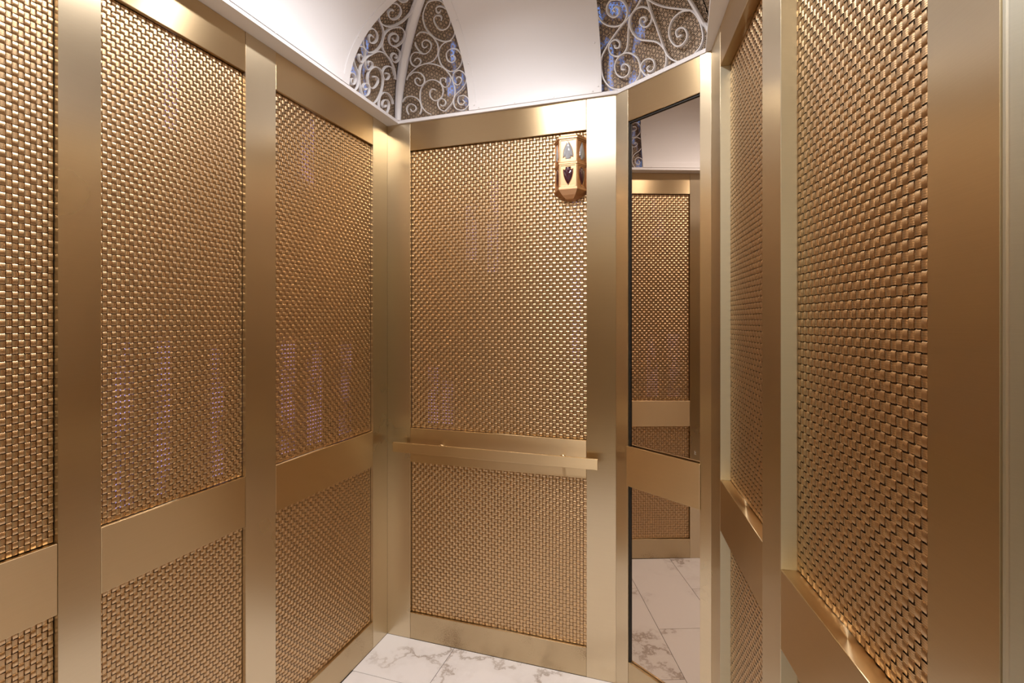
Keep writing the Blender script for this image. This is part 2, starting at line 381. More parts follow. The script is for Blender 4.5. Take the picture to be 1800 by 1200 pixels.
# ------------------------------------------------------------------ floor: grout bed + individual porcelain tiles
bm = bmesh.new(); W_ = Wall((XL - .05, YF - .05), (XR + .05, YF - .05), (0, 1)); W_.box(bm, 0, W_.L, -.03, -.0012, 0, YB - YF + .1)
fl = obj('floor', bm, GROUT); tag(fl, kind='structure')
fl2 = fl
poly = [(XL, YF), (XL, YB), (C2.x, C2.y), (C3.x, C3.y), (F1.x, F1.y), (E1.x, E1.y), (XR, .60), (XR, YF)]
def inside(x, y):
    c = False
    for i in range(len(poly)):
        x0, y0 = poly[i]; x1, y1 = poly[(i + 1) % len(poly)]
        if (y0 > y) != (y1 > y) and x < (x1 - x0) * (y - y0) / (y1 - y0) + x0: c = not c
    return c
TV, TF, TU = [], [], []
offs = [-.97, -.595, -.954, -.60, -.96, -.60, -.96, -.60, -.96]
for r in range(9):
    y1 = 2.138 - .30 * r; y0 = y1 - .30
    x = offs[r] - 1.44
    while x < XR:
        xa, xb = max(x, XL + .0), min(x + .72, XR); ya, yb_ = max(y0, YF), min(y1, YB)
        if xb - xa > .02 and yb_ - ya > .02:
            bm = bmesh.new()
            vs = [bm.verts.new(p) for p in ((xa + .0011, ya + .0011, 0), (xb - .0011, ya + .0011, 0), (xb - .0011, yb_ - .0011, 0), (xa + .0011, yb_ - .0011, 0))]
            f = bm.faces.new(vs)
            e = bmesh.ops.extrude_face_region(bm, geom=[f]); 
            for v in e['geom']:
                if isinstance(v, bmesh.types.BMVert): v.co.z -= .003
            # trim what lies behind the angled walls
            for (A, B) in ((C2, C3), (C3, F1), (F1, E1)):
                t = (B - A).normalized(); n_ = Vector((t.y, -t.x))
                if (Vector((-.5, .9)) - A).dot(n_) > 0: n_ = -n_
                if A is F1 and ya < .55: continue
                bmesh.ops.bisect_plane(bm, geom=bm.verts[:] + bm.edges[:] + bm.faces[:], plane_co=(A.x, A.y, 0), plane_no=(n_.x, n_.y, 0), clear_outer=True)
            rv = random.random(); base = len(TV)
            bm.verts.index_update()
            for v in bm.verts: TV.append(v.co.copy()); TU.append((rv, 0))
            for f in bm.faces: TF.append([base + v.index for v in f.verts])
            bm.free()
        x += .72

newmesh('marble_tiling', TV, TF, MARBLE, fl, uv=TU)
# ------------------------------------------------------------------ cornice (soffit ring + lip) and coves
def poly_slab(name, pts2, z0, z1, m, parent):
    bm = bmesh.new()
    lo = [bm.verts.new((x, y, z0)) for x, y in pts2]; hi = [bm.verts.new((x, y, z1)) for x, y in pts2]
    bm.faces.new(lo); bm.faces.new(hi[::-1]); n = len(pts2)
    for i in range(n): bm.faces.new([lo[i], lo[(i + 1) % n], hi[(i + 1) % n], hi[i]])
    o = obj(name, bm, m); adopt(o, parent); return o
# chamfer lip line: through (LR,1.878), direction of the chamfer
cu = WC.u; nC = WC.n
ec = .004
PCl = C2 + nC * ec
tB = (LB - PCl.y) / cu.y; LC2 = PCl + cu * tB       # meets the back lip
tR = (LR - PCl.x) / cu.x; LC3 = PCl + cu * tR       # meets the right lip
corn = empty('trim_1', (0, 0, H)); tag(corn, kind='structure')
T = .014
poly_slab('cornice_soffit', [(XL - .01, YF - .01), (LX, YF - .01), (LX, LB), (XL - .01, YB + .01)], H, H + T, WHITE, corn)
poly_slab('cornice_soffit', [(LX, LB), (LC2.x, LC2.y), (C2.x + .006, C2.y + .01), (XL - .01, YB + .01)], H, H + T, WHITE, corn)
poly_slab('cornice_soffit', [(LC2.x, LC2.y), (LC3.x, LC3.y), (C3.x + .02, C3.y + .01), (C2.x + .006, C2.y + .01)], H, H + T, WHITE, corn)
poly_slab('cornice_soffit', [(LC3.x, LC3.y), (LR, YF - .01), (XR + .02, YF - .01), (XR + .02, .64), (E1.x + .05, E1.y + .03), (F1.x + .05, F1.y), (C3.x + .02, C3.y + .01)], H, H + T, WHITE, corn)
poly_slab('cornice_soffit', [(LX, YF - .01), (LX, YF + .06), (LR, YF + .06), (LR, YF - .01)], H, H + T, WHITE, corn)

ZL = H + T
def hh(a, Rr=R):
    if a <= 0: return 0.
    if a >= Rr: return Rr
    return math.sqrt(Rr * Rr - (Rr - a) ** 2)
def dists(x, y):
    return (x - LX, LB - y, (Vector((x, y)) - PCl).dot(nC), LR - x)
def unproj(px, py):
    d = RT * ((px - 900) / F) + FW + Vector((0, 0, (HZ - py) / F))
    if d.z <= .01: return None
    def f(t):
        p = CAM + d * t
        return (p.z - ZL) - hh(min(dists(p.x, p.y)))
    t0 = (ZL - CZ) / d.z * .5; t1 = 4.0
    lo = t0; v = f(lo); t = lo
    while t < t1:
        t += .01
        if f(t) > 0 and t > (ZL - CZ) / d.z * .9 or min(dists(*(CAM + d * t).xy)) < -.03: break
    lo, hi_ = t - .01, t
    for _ in range(25):
        mth = (lo + hi_) / 2
        if f(mth) > 0: hi_ = mth
        else: lo = mth
    return CAM + d * ((lo + hi_) / 2)
NIN = [Vector((1, 0)), Vector((0, -1)), nC, Vector((-1, 0))]
def snormal(p):
    ds = dists(p.x, p.y); i = min(range(4), key=lambda k: ds[k]); a = max(0, min(R, ds[i]))
    c = (R - a) / R; s_ = min(1, max(0, (p.z - ZL)) / R)
    n = Vector((NIN[i].x * c, NIN[i].y * c, -s_))
    return n.normalized()

# crop tags: (x0, y0, scale)
CR = {'A': (600, 0, 10.), 'B': (600, 100, 10.), 'C': (690, 0, 12.), 'D': (690, 100, 12.), 'E': (1040, 0, 7.057)}
def cp(tagc, x, y):
    c = CR[tagc]; return (c[0] + x / c[2], c[1] + y / c[2])

# boundaries of the solid coves, given on the cove surface: angle -> coordinate along the cove
def bound(pts, axis):
    out = []
    for t_, x, y in pts:
        px, py = cp(t_, x, y); p = unproj(px, py)
        th = math.asin(min(1, max(0, (p.z - ZL) / R)))
        out.append((th, p[axis]))
    out.sort()
    T_ = np.array(out); cf = np.polyfit(T_[:, 0], T_[:, 1], 3)
    return [(t, float(np.polyval(cf, t))) for t in np.linspace(max(0, T_[0, 0]), T_[-1, 0], 12)]
archL = bound([('B', 122, 500), ('B', 135, 400), ('B', 160, 250), ('A', 190, 1160), ('A', 240, 1000), ('A', 330, 770), ('A', 450, 550), ('A', 620, 360), ('A', 800, 170), ('A', 940, 10)], 1)
archB = bound([('D', 1615, 1085), ('D', 1600, 850), ('D', 1570, 600), ('D', 1530, 330), ('D', 1475, 30), ('C', 1400, 980), ('C', 1310, 680), ('C', 1220, 420), ('C', 1130, 180), ('C', 1060, 20)], 0)
def interp(tab, th):
    if th <= tab[0][0]: return tab[0][1]
    for (a, va), (b_, vb) in zip(tab, tab[1:]):
        if th <= b_: return va + (vb - va) * (th - a) / max(1e-6, b_ - a)
    (a, va), (b_, vb) = tab[-3], tab[-1]
    return vb + (vb - va) / max(1e-4, b_ - a) * (th - b_)
def aof(th, Rr=R): return Rr * (1 - math.cos(th))
def yL(th): return min(interp(archL, th), LB - aof(th))
def xB(th): return max(interp(archB, th), LX + aof(th))
XE = -.306

ceil = empty('ceiling', (-.585, .8, ZL)); tag(ceil, kind='structure')
NT = 28
def cove(name, f0, f1, pos, m, thick=.004, t0=0., t1=PI / 2, nu=8, nt_=NT, parent=ceil, off=0., uvs=False, kind=None):
    """f0(th), f1(th): ends along the cove; pos(s, a, z) -> point; off moves outwards"""
    V = []; U = []; Fs = []
    for layer in (0, 1):
        o_ = off + thick * layer; Rr = R + o_
        for i in range(nt_ + 1):
            th = t0 + (t1 - t0) * i / nt_
            a, z = R - Rr * math.cos(th), Rr * math.sin(th)
            s0, s1 = f0(th), f1(th)
            for j in range(nu + 1):
                s = s0 + (s1 - s0) * j / nu
                V.append(pos(s, a, ZL + z)); U.append((s, R * th))
    n1 = (nt_ + 1) * (nu + 1)
    for i in range(nt_):
        for j in range(nu):
            k = i * (nu + 1) + j
            Fs.append((k, k + 1, k + nu + 2, k + nu + 1))
            if thick: Fs.append((n1 + k, n1 + k + nu + 1, n1 + k + nu + 2, n1 + k + 1))
    if thick:
        for i in range(nt_):
            for j in (0, nu):
                k = i * (nu + 1) + j; q = (k, k + nu + 1, n1 + k + nu + 1, n1 + k); Fs.append(q)
        for j in range(nu):
            for i in (0, nt_):
                k = i * (nu + 1) + j; Fs.append((k, k + 1, n1 + k + 1, n1 + k))
    if not thick: V = V[:n1]; U = U[:n1]
    o = newmesh(name, V, Fs, m, smooth=False, uv=U)
    me = o.data; bm = bmesh.new(); bm.from_mesh(me); bmesh.ops.recalc_face_normals(bm, faces=bm.faces)
    for f in bm.faces: f.smooth = True
    for e in bm.edges:
        if len(e.link_faces) == 2 and e.calc_face_angle(0) > .7: e.smooth = False
    bm.to_mesh(me); bm.free()
    if parent: adopt(o, parent)
    return o
posL = lambda s, a, z: (LX + a, s, z)
posB = lambda s, a, z: (s, LB - a, z)
posR = lambda s, a, z: (LR - a, s, z)
posF = lambda s, a, z: (s, YF + .06 + a, z)
posC = lambda s, a, z: (PCl.x + cu.x * s + nC.x * a, PCl.y + cu.y * s + nC.y * a, z)
YF2 = YF + .06
cove('cove_panel', lambda t: YF2 + aof(t), yL, posL, WHITE)
cove('cove_panel', xB, lambda t: XE, posB, WHITE)
cove('cove_panel', lambda t: YF2 + aof(t), lambda t: 1.45, posR, WHITE)
cove('cove_panel', lambda t: LX + aof(t), lambda t: LR - aof(t), posF, WHITE)
# flat crown of the vault
poly_slab('ceiling_crown', [(LX + R - .002, YF2 + R - .002), (LR - R + .002, YF2 + R - .002), (LR - R + .002, LB - R + .002), (LX + R - .002, LB - R + .002)], ZL + R, ZL + R + .01, WHITE, ceil)

# raised flat borders of the white panels
BD = .034
def band(f0, f1, pos, t0, t1, nu=3):
    return cove('panel_border', f0, f1, pos, WHITE, thick=.0025, t0=t0, t1=t1, nu=nu, off=-.0028)
tb = .030 / R
band(lambda t: YF2, lambda t: yL(t), posL, 0, tb)
band(lambda t: yL(t) - BD, yL, posL, tb, 1.45)
band(lambda t: xB(t), lambda t: XE, posB, 0, tb)
band(xB, lambda t: xB(t) + BD, posB, tb, 1.45)
band(lambda t: XE - BD * .6, lambda t: XE, posB, tb, 1.2)

# rivets on the borders
def rivet(p, n, r=.0035):
    bm = bmesh.new(); bmesh.ops.create_uvsphere(bm, u_segments=10, v_segments=6, radius=r)
    bmesh.ops.scale(bm, vec=(1, 1, .5), verts=bm.verts)
    q = Vector(n).to_track_quat('Z', 'Y').to_matrix().to_4x4(); q.translation = Vector(p) + Vector(n) * .0032
    bmesh.ops.transform(bm, matrix=q, verts=bm.verts)
    o = obj('rivet', bm, WHITE, smooth=True); adopt(o, ceil)
for px, py in ((483, 58), (548, 105), (599, 139), (629, 64), (834, 185), (842, 189), (905, 181), (974, 171), (1042, 161), (1052, 152), (1045, 75), (824, 111), (803, 35)):
    p = unproj(px, py)
    if p is not None: rivet(p, snormal(p))

# rib on the groin at the corner
def sweep(pts, ns, hw, d0, d1, bm, widths=None):
    """rectangular bar along pts; ns = surface normal (towards the cab); hw half width in the surface; d0..d1 along the normal"""
    rings = []
    n = len(pts)
    for i, p in enumerate(pts):
        t = (pts[min(n - 1, i + 1)] - pts[max(0, i - 1)]).normalized()
        s = t.cross(ns[i]).normalized(); nn = s.cross(t).normalized()
        if nn.dot(ns[i]) < 0: nn = -nn
        w = hw if widths is None else widths[i]
        rings.append([bm.verts.new(p + s * a + nn * b_) for a, b_ in ((-w, d0), (-w, d1 * .55 + d0 * .45), (-w * .55, d1), (w * .55, d1), (w, d1 * .55 + d0 * .45), (w, d0))])
    for a, b_ in zip(rings, rings[1:]):
        for k in range(6): bm.faces.new([a[k], a[(k + 1) % 6], b_[(k + 1) % 6], b_[k]])
    bm.faces.new(rings[0]); bm.faces.new(rings[-1][::-1])
pts = []; ns = []; ws = []
for i in range(25):
    th = PI / 2 * i / 24; a = aof(th)
    pts.append(Vector((LX + a, LB - a, ZL + R * math.sin(th)))); ns.append(Vector((math.cos(th) * .7071, -math.cos(th) * .7071, -math.sin(th))))
    ws.append(.013 + .008 * min(1, i / 8))
bm = bmesh.new(); sweep(pts, ns, 0, -.012, .006, bm, ws); o = obj('groin_rib', bm, WHITE); adopt(o, ceil)
bm = bmesh.new(); sweep([p + n_ * .006 for p, n_ in zip(pts, ns)], ns, 0, -.002, .0025, bm, [w * .62 for w in ws]); o = obj('groin_rib', bm, WHITE); adopt(o, ceil)

# ------------------------------------------------------------------ ironwork grilles
def smooth_path(pts2, step=1.2):
    P = [np.array(p, float) for p in pts2]; out = []
    P = [2 * P[0] - P[1]] + P + [2 * P[-1] - P[-2]]
    for i in range(1, len(P) - 2):
        p0, p1, p2, p3 = P[i - 1:i + 3]; L = np.linalg.norm(p2 - p1); k = max(2, int(L / step))
        for j in range(k):
            t = j / k
            out.append(.5 * ((2 * p1) + (-p0 + p2) * t + (2 * p0 - 5 * p1 + 4 * p2 - p3) * t * t + (-p0 + 3 * p1 - 3 * p2 + p3) * t ** 3))
    out.append(P[-2]); return out

def scroll(path, parent, hw=.0022, deep=.010, nm='scroll'):
    pp = smooth_path(path)
    ps = [unproj(x, y) for x, y in pp]
    ps = [p for p in ps if p is not None and p.z > ZL - .001]
    if len(ps) < 3: return
    # light smoothing in space
    for _ in range(2):
        ps = [ps[0]] + [(ps[i - 1] + ps[i] * 2 + ps[i + 1]) / 4 for i in range(1, len(ps) - 1)] + [ps[-1]]
    nn = [snormal(p) for p in ps]
    n = len(nn)
    for _ in range(3):
        nn = [(nn[max(0, i - 1)] + nn[i] + nn[min(n - 1, i + 1)]).normalized() for i in range(n)]
    bm = bmesh.new(); sweep(ps, nn, hw, -deep, .0, bm)
    o = obj(nm, bm, WHITE); adopt(o, parent); return o

def screen(name, parent, f0, f1, pos, t1, off=.026):
    return cove(name, f0, f1, pos, SCREEN, thick=0, t0=-.03, t1=t1, nu=10, parent=parent, off=off)

def P_(s):   # 'A:x,y x,y B:x,y' -> pixel path
    out = []; t = None
    for tok in s.split():
        if ':' in tok: t, tok = tok.split(':')
        x, y = tok.split(','); out.append(cp(t, float(x), float(y)))
    return out

gl = empty('iron_scroll_grille', (LX, LB - .2, ZL))
tag(gl, 'white iron scroll grille with pierced bronze backing, above the left wall beside the corner rib', 'grille', 'ceiling scroll grilles')
gb = empty('iron_scroll_grille', (LX + .25, LB, ZL))
tag(gb, 'white iron scroll grille with pierced bronze backing, above the back wall beside the corner rib', 'grille', 'ceiling scroll grilles')
gc = empty('iron_scroll_grille', (LC2.x, LC2.y, ZL))
tag(gc, 'wide white iron scroll grille with pierced bronze backing, above the mirror', 'grille', 'ceiling scroll grilles')

for s in ("A:1000,0 1040,35 1090,52 1145,35 1180,0 1190,-50 1150,-100 1080,-110 1020,-60 1000,0",
          "A:1262,130 1225,240 1110,370 980,450 850,480 750,450 690,375 678,290 715,190 790,105 880,68 970,75 1045,140 1062,220 1030,300 960,350 890,350 845,290 840,220 880,187 930,200",
          "A:670,370 720,450 755,550 755,660 720,780 650,880 560,930 480,920 420,850 395,740 410,630 460,550 540,512 610,540 650,620 640,710 590,765 530,760 500,710 502,650 540,620 580,665",
          "A:735,830 740,720 775,610 850,530 940,492 1040,495 1105,540 1132,610 1115,690 1075,755 1000,815 930,825 880,790 852,710 870,635 930,602 990,620 1015,670 990,730 950,742 920,690",
          "A:735,830 755,890 800,965 860,1040 905,1120 B:945,220 962,320 965,400",
          "A:905,815 975,850 1040,905 1045,990 1020,1060 970,1105 920,1085 890,1020 905,965 950,948 990,980 985,1025 960,1030",
          "A:320,815 385,825 425,880 435,960 420,1040 380,1105 340,1080 320,1010 330,960 370,970 375,1005",
          "A:228,1030 B:245,120 285,220 312,320 318,420 305,510 270,575 230,588 180,560 140,500 132,400 145,310 185,278 235,300 262,360 265,420 245,480 205,478 182,425 190,378 212,382",
          "A:860,1040 790,960 720,920 640,915 550,960 470,1010 B:385,110 345,220 335,350 342,480 362,580 400,680 450,750",
          "B:440,50 435,130 455,205 500,235 545,205 565,145 550,95 510,78 480,105 490,150",
          "B:575,355 620,345 660,385 660,450 620,520 570,558 520,535 490,470 478,370 500,270 560,200 630,180 690,215 735,300 750,400 740,520 710,630 665,730 610,800 565,822",
          "B:445,690 490,660 512,590 500,510 460,465 420,470 395,520 410,570 450,580 460,550",
          "B:950,330 920,215 870,175 800,180 750,240 740,310 770,390 810,410 850,370 860,320 830,288 790,300",
          "B:720,960 680,870 678,780 700,690 755,628 815,632 870,680 912,760 925,830",
          "B:820,985 850,900 855,825 830,765 790,752 750,780 735,840 760,885 800,875 800,840"):
    scroll(P_(s), gl, .0022, .012)
for s in ("C:730,75 800,30 900,12 1000,25 1080,90 1160,250",
          "C:730,75 670,200 635,340 650,480 700,610 780,710 860,790 960,845 1070,880 1180,870 1260,810 1305,700 1300,600",
          "C:1130,200 1050,155 970,145 915,185 915,240 960,290 1000,265 1010,225",
          "C:1215,400 1205,500 1160,590 1070,640 980,625 910,540 865,440 880,370 940,335 1010,350 1030,390 1020,440",
          "C:500,760 560,700 650,685 740,710 830,770 900,860 945,950 955,1060 940,1160 D:905,20 850,85 780,120 680,145 560,185",
          "C:465,900 490,990 560,1080 650,1145 740,1110 800,1020 805,930 750,865 680,855 620,900 625,980 670,1020 720,980",
          "C:640,1145 540,1115 450,1115 390,1170 D:365,70 400,160 480,205 560,160 590,90 550,40 490,35 455,85",
          "C:1250,860 1130,890 1030,960 975,1060 960,1170 D:975,60 1020,170 1110,260 1220,310 1330,280 1420,190 1460,80 C:1450,1180 1400,1090 1320,1035 1230,1035 1150,1090 1125,1180 D:1160,80 1240,120 1310,80 1310,10 C:1260,1165 1215,1200",
          "D:290,490 330,390 420,290 540,200 680,150 830,150 970,190 1100,260 1200,380 1270,520 1310,680 1300,820 1260,950 1190,1050 1100,1140",
          "D:350,400 420,340 510,325 600,360 660,450 650,560 570,610 490,570 460,490 500,440 550,460 580,500",
          "D:900,700 850,670 800,700 775,780 810,870 890,920 960,900 1030,840 1060,720 1030,600 940,510 830,480 720,510 650,580 590,680 570,800 580,940 620,1060 700,1150 800,1200",
          "D:1110,540 1120,470 1060,440 1010,460 1000,530 1040,600 1110,640 1180,600 1215,520 1205,440",
          "D:1005,1000 1040,1030 1090,1020 1115,950 1070,885 990,885 945,960 960,1050 1010,1110 1080,1135",
          "D:200,950 260,860 360,825 470,850 560,930 600,1050 590,1150 560,1200",
          "D:330,1210 290,1120 310,1030 380,985 460,1020 490,1090 450,1140 400,1145 370,1095",
          "D:1290,540 1350,590 1420,560 1450,480 1410,420 1360,425 1340,470",
          "D:1260,520 1265,420 1310,320 1400,285 1500,340 1550,440 1530,570 1450,680 1360,760 1300,850 1280,950 1310,1060 1390,1110 1500,1110 1590,1030 1610,930 1570,850 1490,810 1400,830 1370,920 1410,1000 1480,1000 1520,950 1470,900"):
    scroll(P_(s), gb, .0021, .010)
for s in ("E:45,-40 50,40 60,130 90,230 160,300 270,335 370,300 430,200 430,100 380,20 300,0 220,20 180,100 200,180 270,220 330,180 335,110 290,90 260,130 290,150",
          "E:620,-60 600,0 550,90 480,190 380,300 280,430 180,590 120,720 120,850 150,980 230,1080 330,1105 430,1080 520,1030 590,930 595,820 560,720 480,665 400,660 320,720 285,820 310,920 370,960 440,930 465,850 430,800 380,800 365,860 410,860",
          "E:275,560 290,600 335,585 340,530 290,495 240,520 210,590 240,670 310,700 380,670 430,600 445,500 450,380 460,260 490,180",
          "E:640,280 670,250 650,215 600,230 600,300 660,340 720,290 740,200 700,120 620,90 540,120 480,200 470,320 510,420 590,490 690,505 790,520 870,580 915,660 920,760 900,840 870,872",
          "E:700,955 650,920 605,850 620,780 680,730 750,740 775,810 750,870 700,885 680,840 710,815",
          "E:660,-60 680,0 740,180 800,340 870,540 920,660 980,730 1080,765 1180,735",
          "E:620,-60 700,0 780,50 900,90 1050,110 1180,125 1250,150 1320,240 1360,350 1375,470 1340,580 1270,665",
          "E:1200,130 1100,150 1000,240 955,370 970,490 1040,570 1120,550 1180,450 1150,360 1090,345 1040,390 1060,460 1110,430"):
    scroll(P_(s), gc, .0032, .010)
scroll(P_("E:1170,-60 1200,0 1280,130 1360,270 1430,390"), gc, .006, .012, 'brace_bar')
O2 = .026
cove('pierced_screen', lambda t: yL(t) - .03, lambda t: LB + O2 * .7 - aof(t), posL, SCREEN, thick=0, t0=-.02, t1=1.5, nu=10, parent=gl, off=O2)
cove('pierced_screen', lambda t: LX - O2 * .7 + aof(t), lambda t: xB(t) + .03, posB, SCREEN, thick=0, t0=-.02, t1=1.5, nu=10, parent=gb, off=O2)
k1 = (LC2 - PCl).dot(cu); k2 = (LC3 - PCl).dot(cu)
sl = math.tan(math.radians(35.0) / 2)
cove('pierced_screen', lambda t: XE - .02, lambda t: LC2.x + .008 - sl * aof(t), posB, SCREEN, thick=0, t0=-.02, t1=1.5, nu=8, parent=gc, off=O2)
s2 = math.tan(math.radians(55.0) / 2)
cove('pierced_screen', lambda t: k1 + sl * aof(t) - .008, lambda t: max(k1 + sl * aof(t) - .008, k2 - s2 * aof(t) + .01), posC, SCREEN, thick=0, t0=-.02, t1=1.5, nu=10, parent=gc, off=O2)
cove('pierced_screen', lambda t: 1.43, lambda t: LC3.y - s2 * aof(t) + .01, posR, SCREEN, thick=0, t0=-.02, t1=1.5, nu=10, parent=gc, off=O2)
# edge strips where the screens meet the cornice
# dark shaft lining above the cornice, outside the screens
bm = bmesh.new()
sh = [(XL - .12, YF - .1), (XL - .12, YB + .12), (XR + .1, YB + .12), (XR + .1, YF - .1)]
lo = [bm.verts.new((x, y, ZL - .01)) for x, y in sh]; hi = [bm.verts.new((x, y, ZL + .62)) for x, y in sh]
for i in range(4): bm.faces.new([lo[i], lo[(i + 1) % 4], hi[(i + 1) % 4], hi[i]])
bm.faces.new(hi)
o = obj('shaft_lining', bm, DARK); adopt(o, ceil)

# blue light boxes in the space behind the ceiling grilles
def ledbox(x, y, z0, z1, w, d, m=LEDBLUE, nm='light_strip', parent=ceil):
    bm = bmesh.new(); bmesh.ops.create_cube(bm, size=1)
    bmesh.ops.scale(bm, vec=(w, d, z1 - z0), verts=bm.verts); bmesh.ops.translate(bm, vec=(x, y, (z0 + z1) / 2), verts=bm.verts)
    bmesh.ops.bevel(bm, geom=bm.edges[:], offset=min(w, d) * .2, segments=2, affect='EDGES')
    o = obj(nm, bm, m); adopt(o, parent)
ledbox(XL - .08, 1.80, ZL + .0, ZL + .40, .01, .58)
ledbox(-.93, YB + .09, ZL + .0, ZL + .42, .24, .01)
ledbox(-.24, YB + .09, ZL + .0, ZL + .42, .20, .01)
# violet strips behind the weave
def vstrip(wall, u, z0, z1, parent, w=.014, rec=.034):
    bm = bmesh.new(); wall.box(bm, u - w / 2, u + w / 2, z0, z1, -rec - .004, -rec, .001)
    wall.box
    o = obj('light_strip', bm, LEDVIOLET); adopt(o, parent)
for (u, z0, z1) in ((.925, 1.0, 1.42), (1.03, 1.0, 1.42), (1.05, 2.0, 2.25), (1.20, 1.0, 1.4)):
    vstrip(WL, u + yo, z0, z1, wl, .045, .028)
for (u, z0, z1) in ((1.50, 1.0, 1.40), (1.64, 1.0, 1.40), (1.83, 1.0, 1.38), (1.60, 2.0, 2.25)):
    vstrip(WL, u + yo, z0, z1, wl, .075, .028)
for (u, z0, z1) in ((.225, 1.0, 1.26), (.30, 1.0, 1.2), (.42, 1.75, 2.0), (.52, 1.7, 2.1), (.90, 1.3, 2.0)):
    vstrip(WB, u, z0, z1, wb, .05, .028)

# ------------------------------------------------------------------ mirror
mr = empty('mirror', (*((C2 + C3) / 2), Z_BOT)); tag(mr, 'tall narrow bronze-tinted mirror set in the angled corner wall, crossed by a brass band', 'mirror')
u0, u1 = .0625, LC - .043
def mpart(nm, boxes, m, bev=0.):
    bm = bmesh.new()
    for b_ in boxes: WC.box(bm, *b_, bev)
    o = obj(nm, bm, m); adopt(o, mr); return o
mpart('mirror_glass', [(u0 + .005, u1 - .001, Z_BOT + .002, Z_TOP - .006, -.018, -.012)], MIRROR)
mpart('gasket', [(u0 + .0005, u0 + .005, Z_BOT + .0005, Z_TOP - .0005, -.02, -.006), (u0 + .005, u1 - .001, Z_TOP - .006, Z_TOP - .0005, -.02, -.006)], BLACKGAP)
mpart('cross_band', [(u0 - .003, u1 + .003, Z_MID0, Z_MID1, .0006, .006)], BRASS_RAIL, .0009)
# faint etched maker's sign near the lower right of the upper glass
bm = bmesh.new()
for (a, b_, c, d) in ((.000, .007, 0, .0018), (.002, .0035, .003, .011), (.0035, .007, .006, .0075), (.0, .002, .009, .0105)):
    WC.box(bm, u1 - .030 + a, u1 - .030 + b_, 1.006 + c, 1.006 + d, -.0119, -.0117)
o = obj('etched_mark', bm, simple('etching', (.30, .27, .23), .6)); adopt(o, mr); o['label'] = 'small etched mark'

# ------------------------------------------------------------------ handrail
hr = empty('handrail', (-.78, YB, .9)); tag(hr, 'flat satin brass handrail bar on two round posts across the back wall', 'handrail')
def hpart(nm, bm, m=BRASS_RAIL, sm=False, par=None):
    o = obj(nm, bm, m, smooth=sm); adopt(o, par or hr); return o
bm = bmesh.new(); WB.box(bm, -1.251 - XL, -.314 - XL, .8795, .9235, .052, .062, .0012); hpart('rail_bar', bm)
for x in (-1.035, -.47):
    bm = bmesh.new(); bmesh.ops.create_cone(bm, cap_ends=True, segments=24, radius1=.0065, radius2=.0065, depth=.0525)
    bmesh.ops.rotate(bm, cent=(0, 0, 0), matrix=Matrix.Rotation(PI / 2, 3, 'X'), verts=bm.verts)
    bmesh.ops.translate(bm, vec=(x, YB - .0258, .9015), verts=bm.verts); po = hpart('post', bm, BRASS_RAIL, True)
    bm = bmesh.new(); bmesh.ops.create_cone(bm, cap_ends=True, segments=24, radius1=.014, radius2=.012, depth=.003)
    bmesh.ops.rotate(bm, cent=(0, 0, 0), matrix=Matrix.Rotation(PI / 2, 3, 'X'), verts=bm.verts)
    bmesh.ops.translate(bm, vec=(x, YB - .0012, .9015), verts=bm.verts); hpart('post_flange', bm, BRASS_RAIL, True, po)

# ------------------------------------------------------------------ lantern
XC = -.438
ln = empty('wall_lantern', (XC, YB + .01, 2.126)); tag(ln, 'small six-sided bronze indicator lantern with clear and ruby arrow lenses on the woven back wall', 'lantern')
YW = YB + .0115       # face of the weave
def hexo(k=1., dy=0.):   # half hexagon outline at scale k
    return [(XC - .070 * k, YW), (XC - .037 * k, YW - .060 * k), (XC + .037 * k, YW - .060 * k), (XC + .070 * k, YW)]
def prism(bm, rings):
    R_ = [[bm.verts.new((x, y, z)) for x, y in hexo(k)] for k, z in rings]
    for a, b_ in zip(R_, R_[1:]):
        for i in range(4): bm.faces.new([a[i], a[(i + 1) % 4], b_[(i + 1) % 4], b_[i]])
    bm.faces.new(R_[0]); bm.faces.new(R_[-1][::-1])
def lpart(nm, bm, m=BRONZE, sm=False):
    o = obj(nm, bm, m, smooth=sm); adopt(o, ln); return o
bm = bmesh.new(); prism(bm, [(.955, 2.022), (.955, 2.230)]); lpart('lantern_body', bm)
bm = bmesh.new(); prism(bm, [(1.0, 2.223), (1.045, 2.227), (1.045, 2.232), (1.0, 2.238), (.86, 2.241), (.86, 2.246), (.6, 2.249)]); lpart('top_cap', bm)
bm = bmesh.new(); prism(bm, [(.985, 2.120), (1.03, 2.123), (1.03, 2.128), (.985, 2.132)]); lpart('middle_collar', bm)
bm = bmesh.new(); prism(bm, [(.16, 1.982), (.45, 1.986), (.75, 1.999), (1.02, 2.016), (1.045, 2.018), (1.045, 2.023), (1.0, 2.028)]); lpart('bottom_cap', bm)
corners = hexo(.955)
def arrow(w, h):          # pointed arch with a notched tail, point up, centred
    pts = []
    for i in range(9):
        t = i / 8; pts.append((-w / 2 * (1 - t ** 2.1), -h * .30 + h * .80 * t))
    pts[-1] = (0, h * .5)
    r = [(-x, y) for x, y in pts[:-1]][::-1]
    tail = [(w * .5, -h * .39), (w * .33, -h * .34), (w * .25, -h * .41), (w * .27, -h * .5), (-w * .27, -h * .5), (-w * .25, -h * .41), (-w * .33, -h * .34), (-w * .5, -h * .39)]
    return pts + r + tail
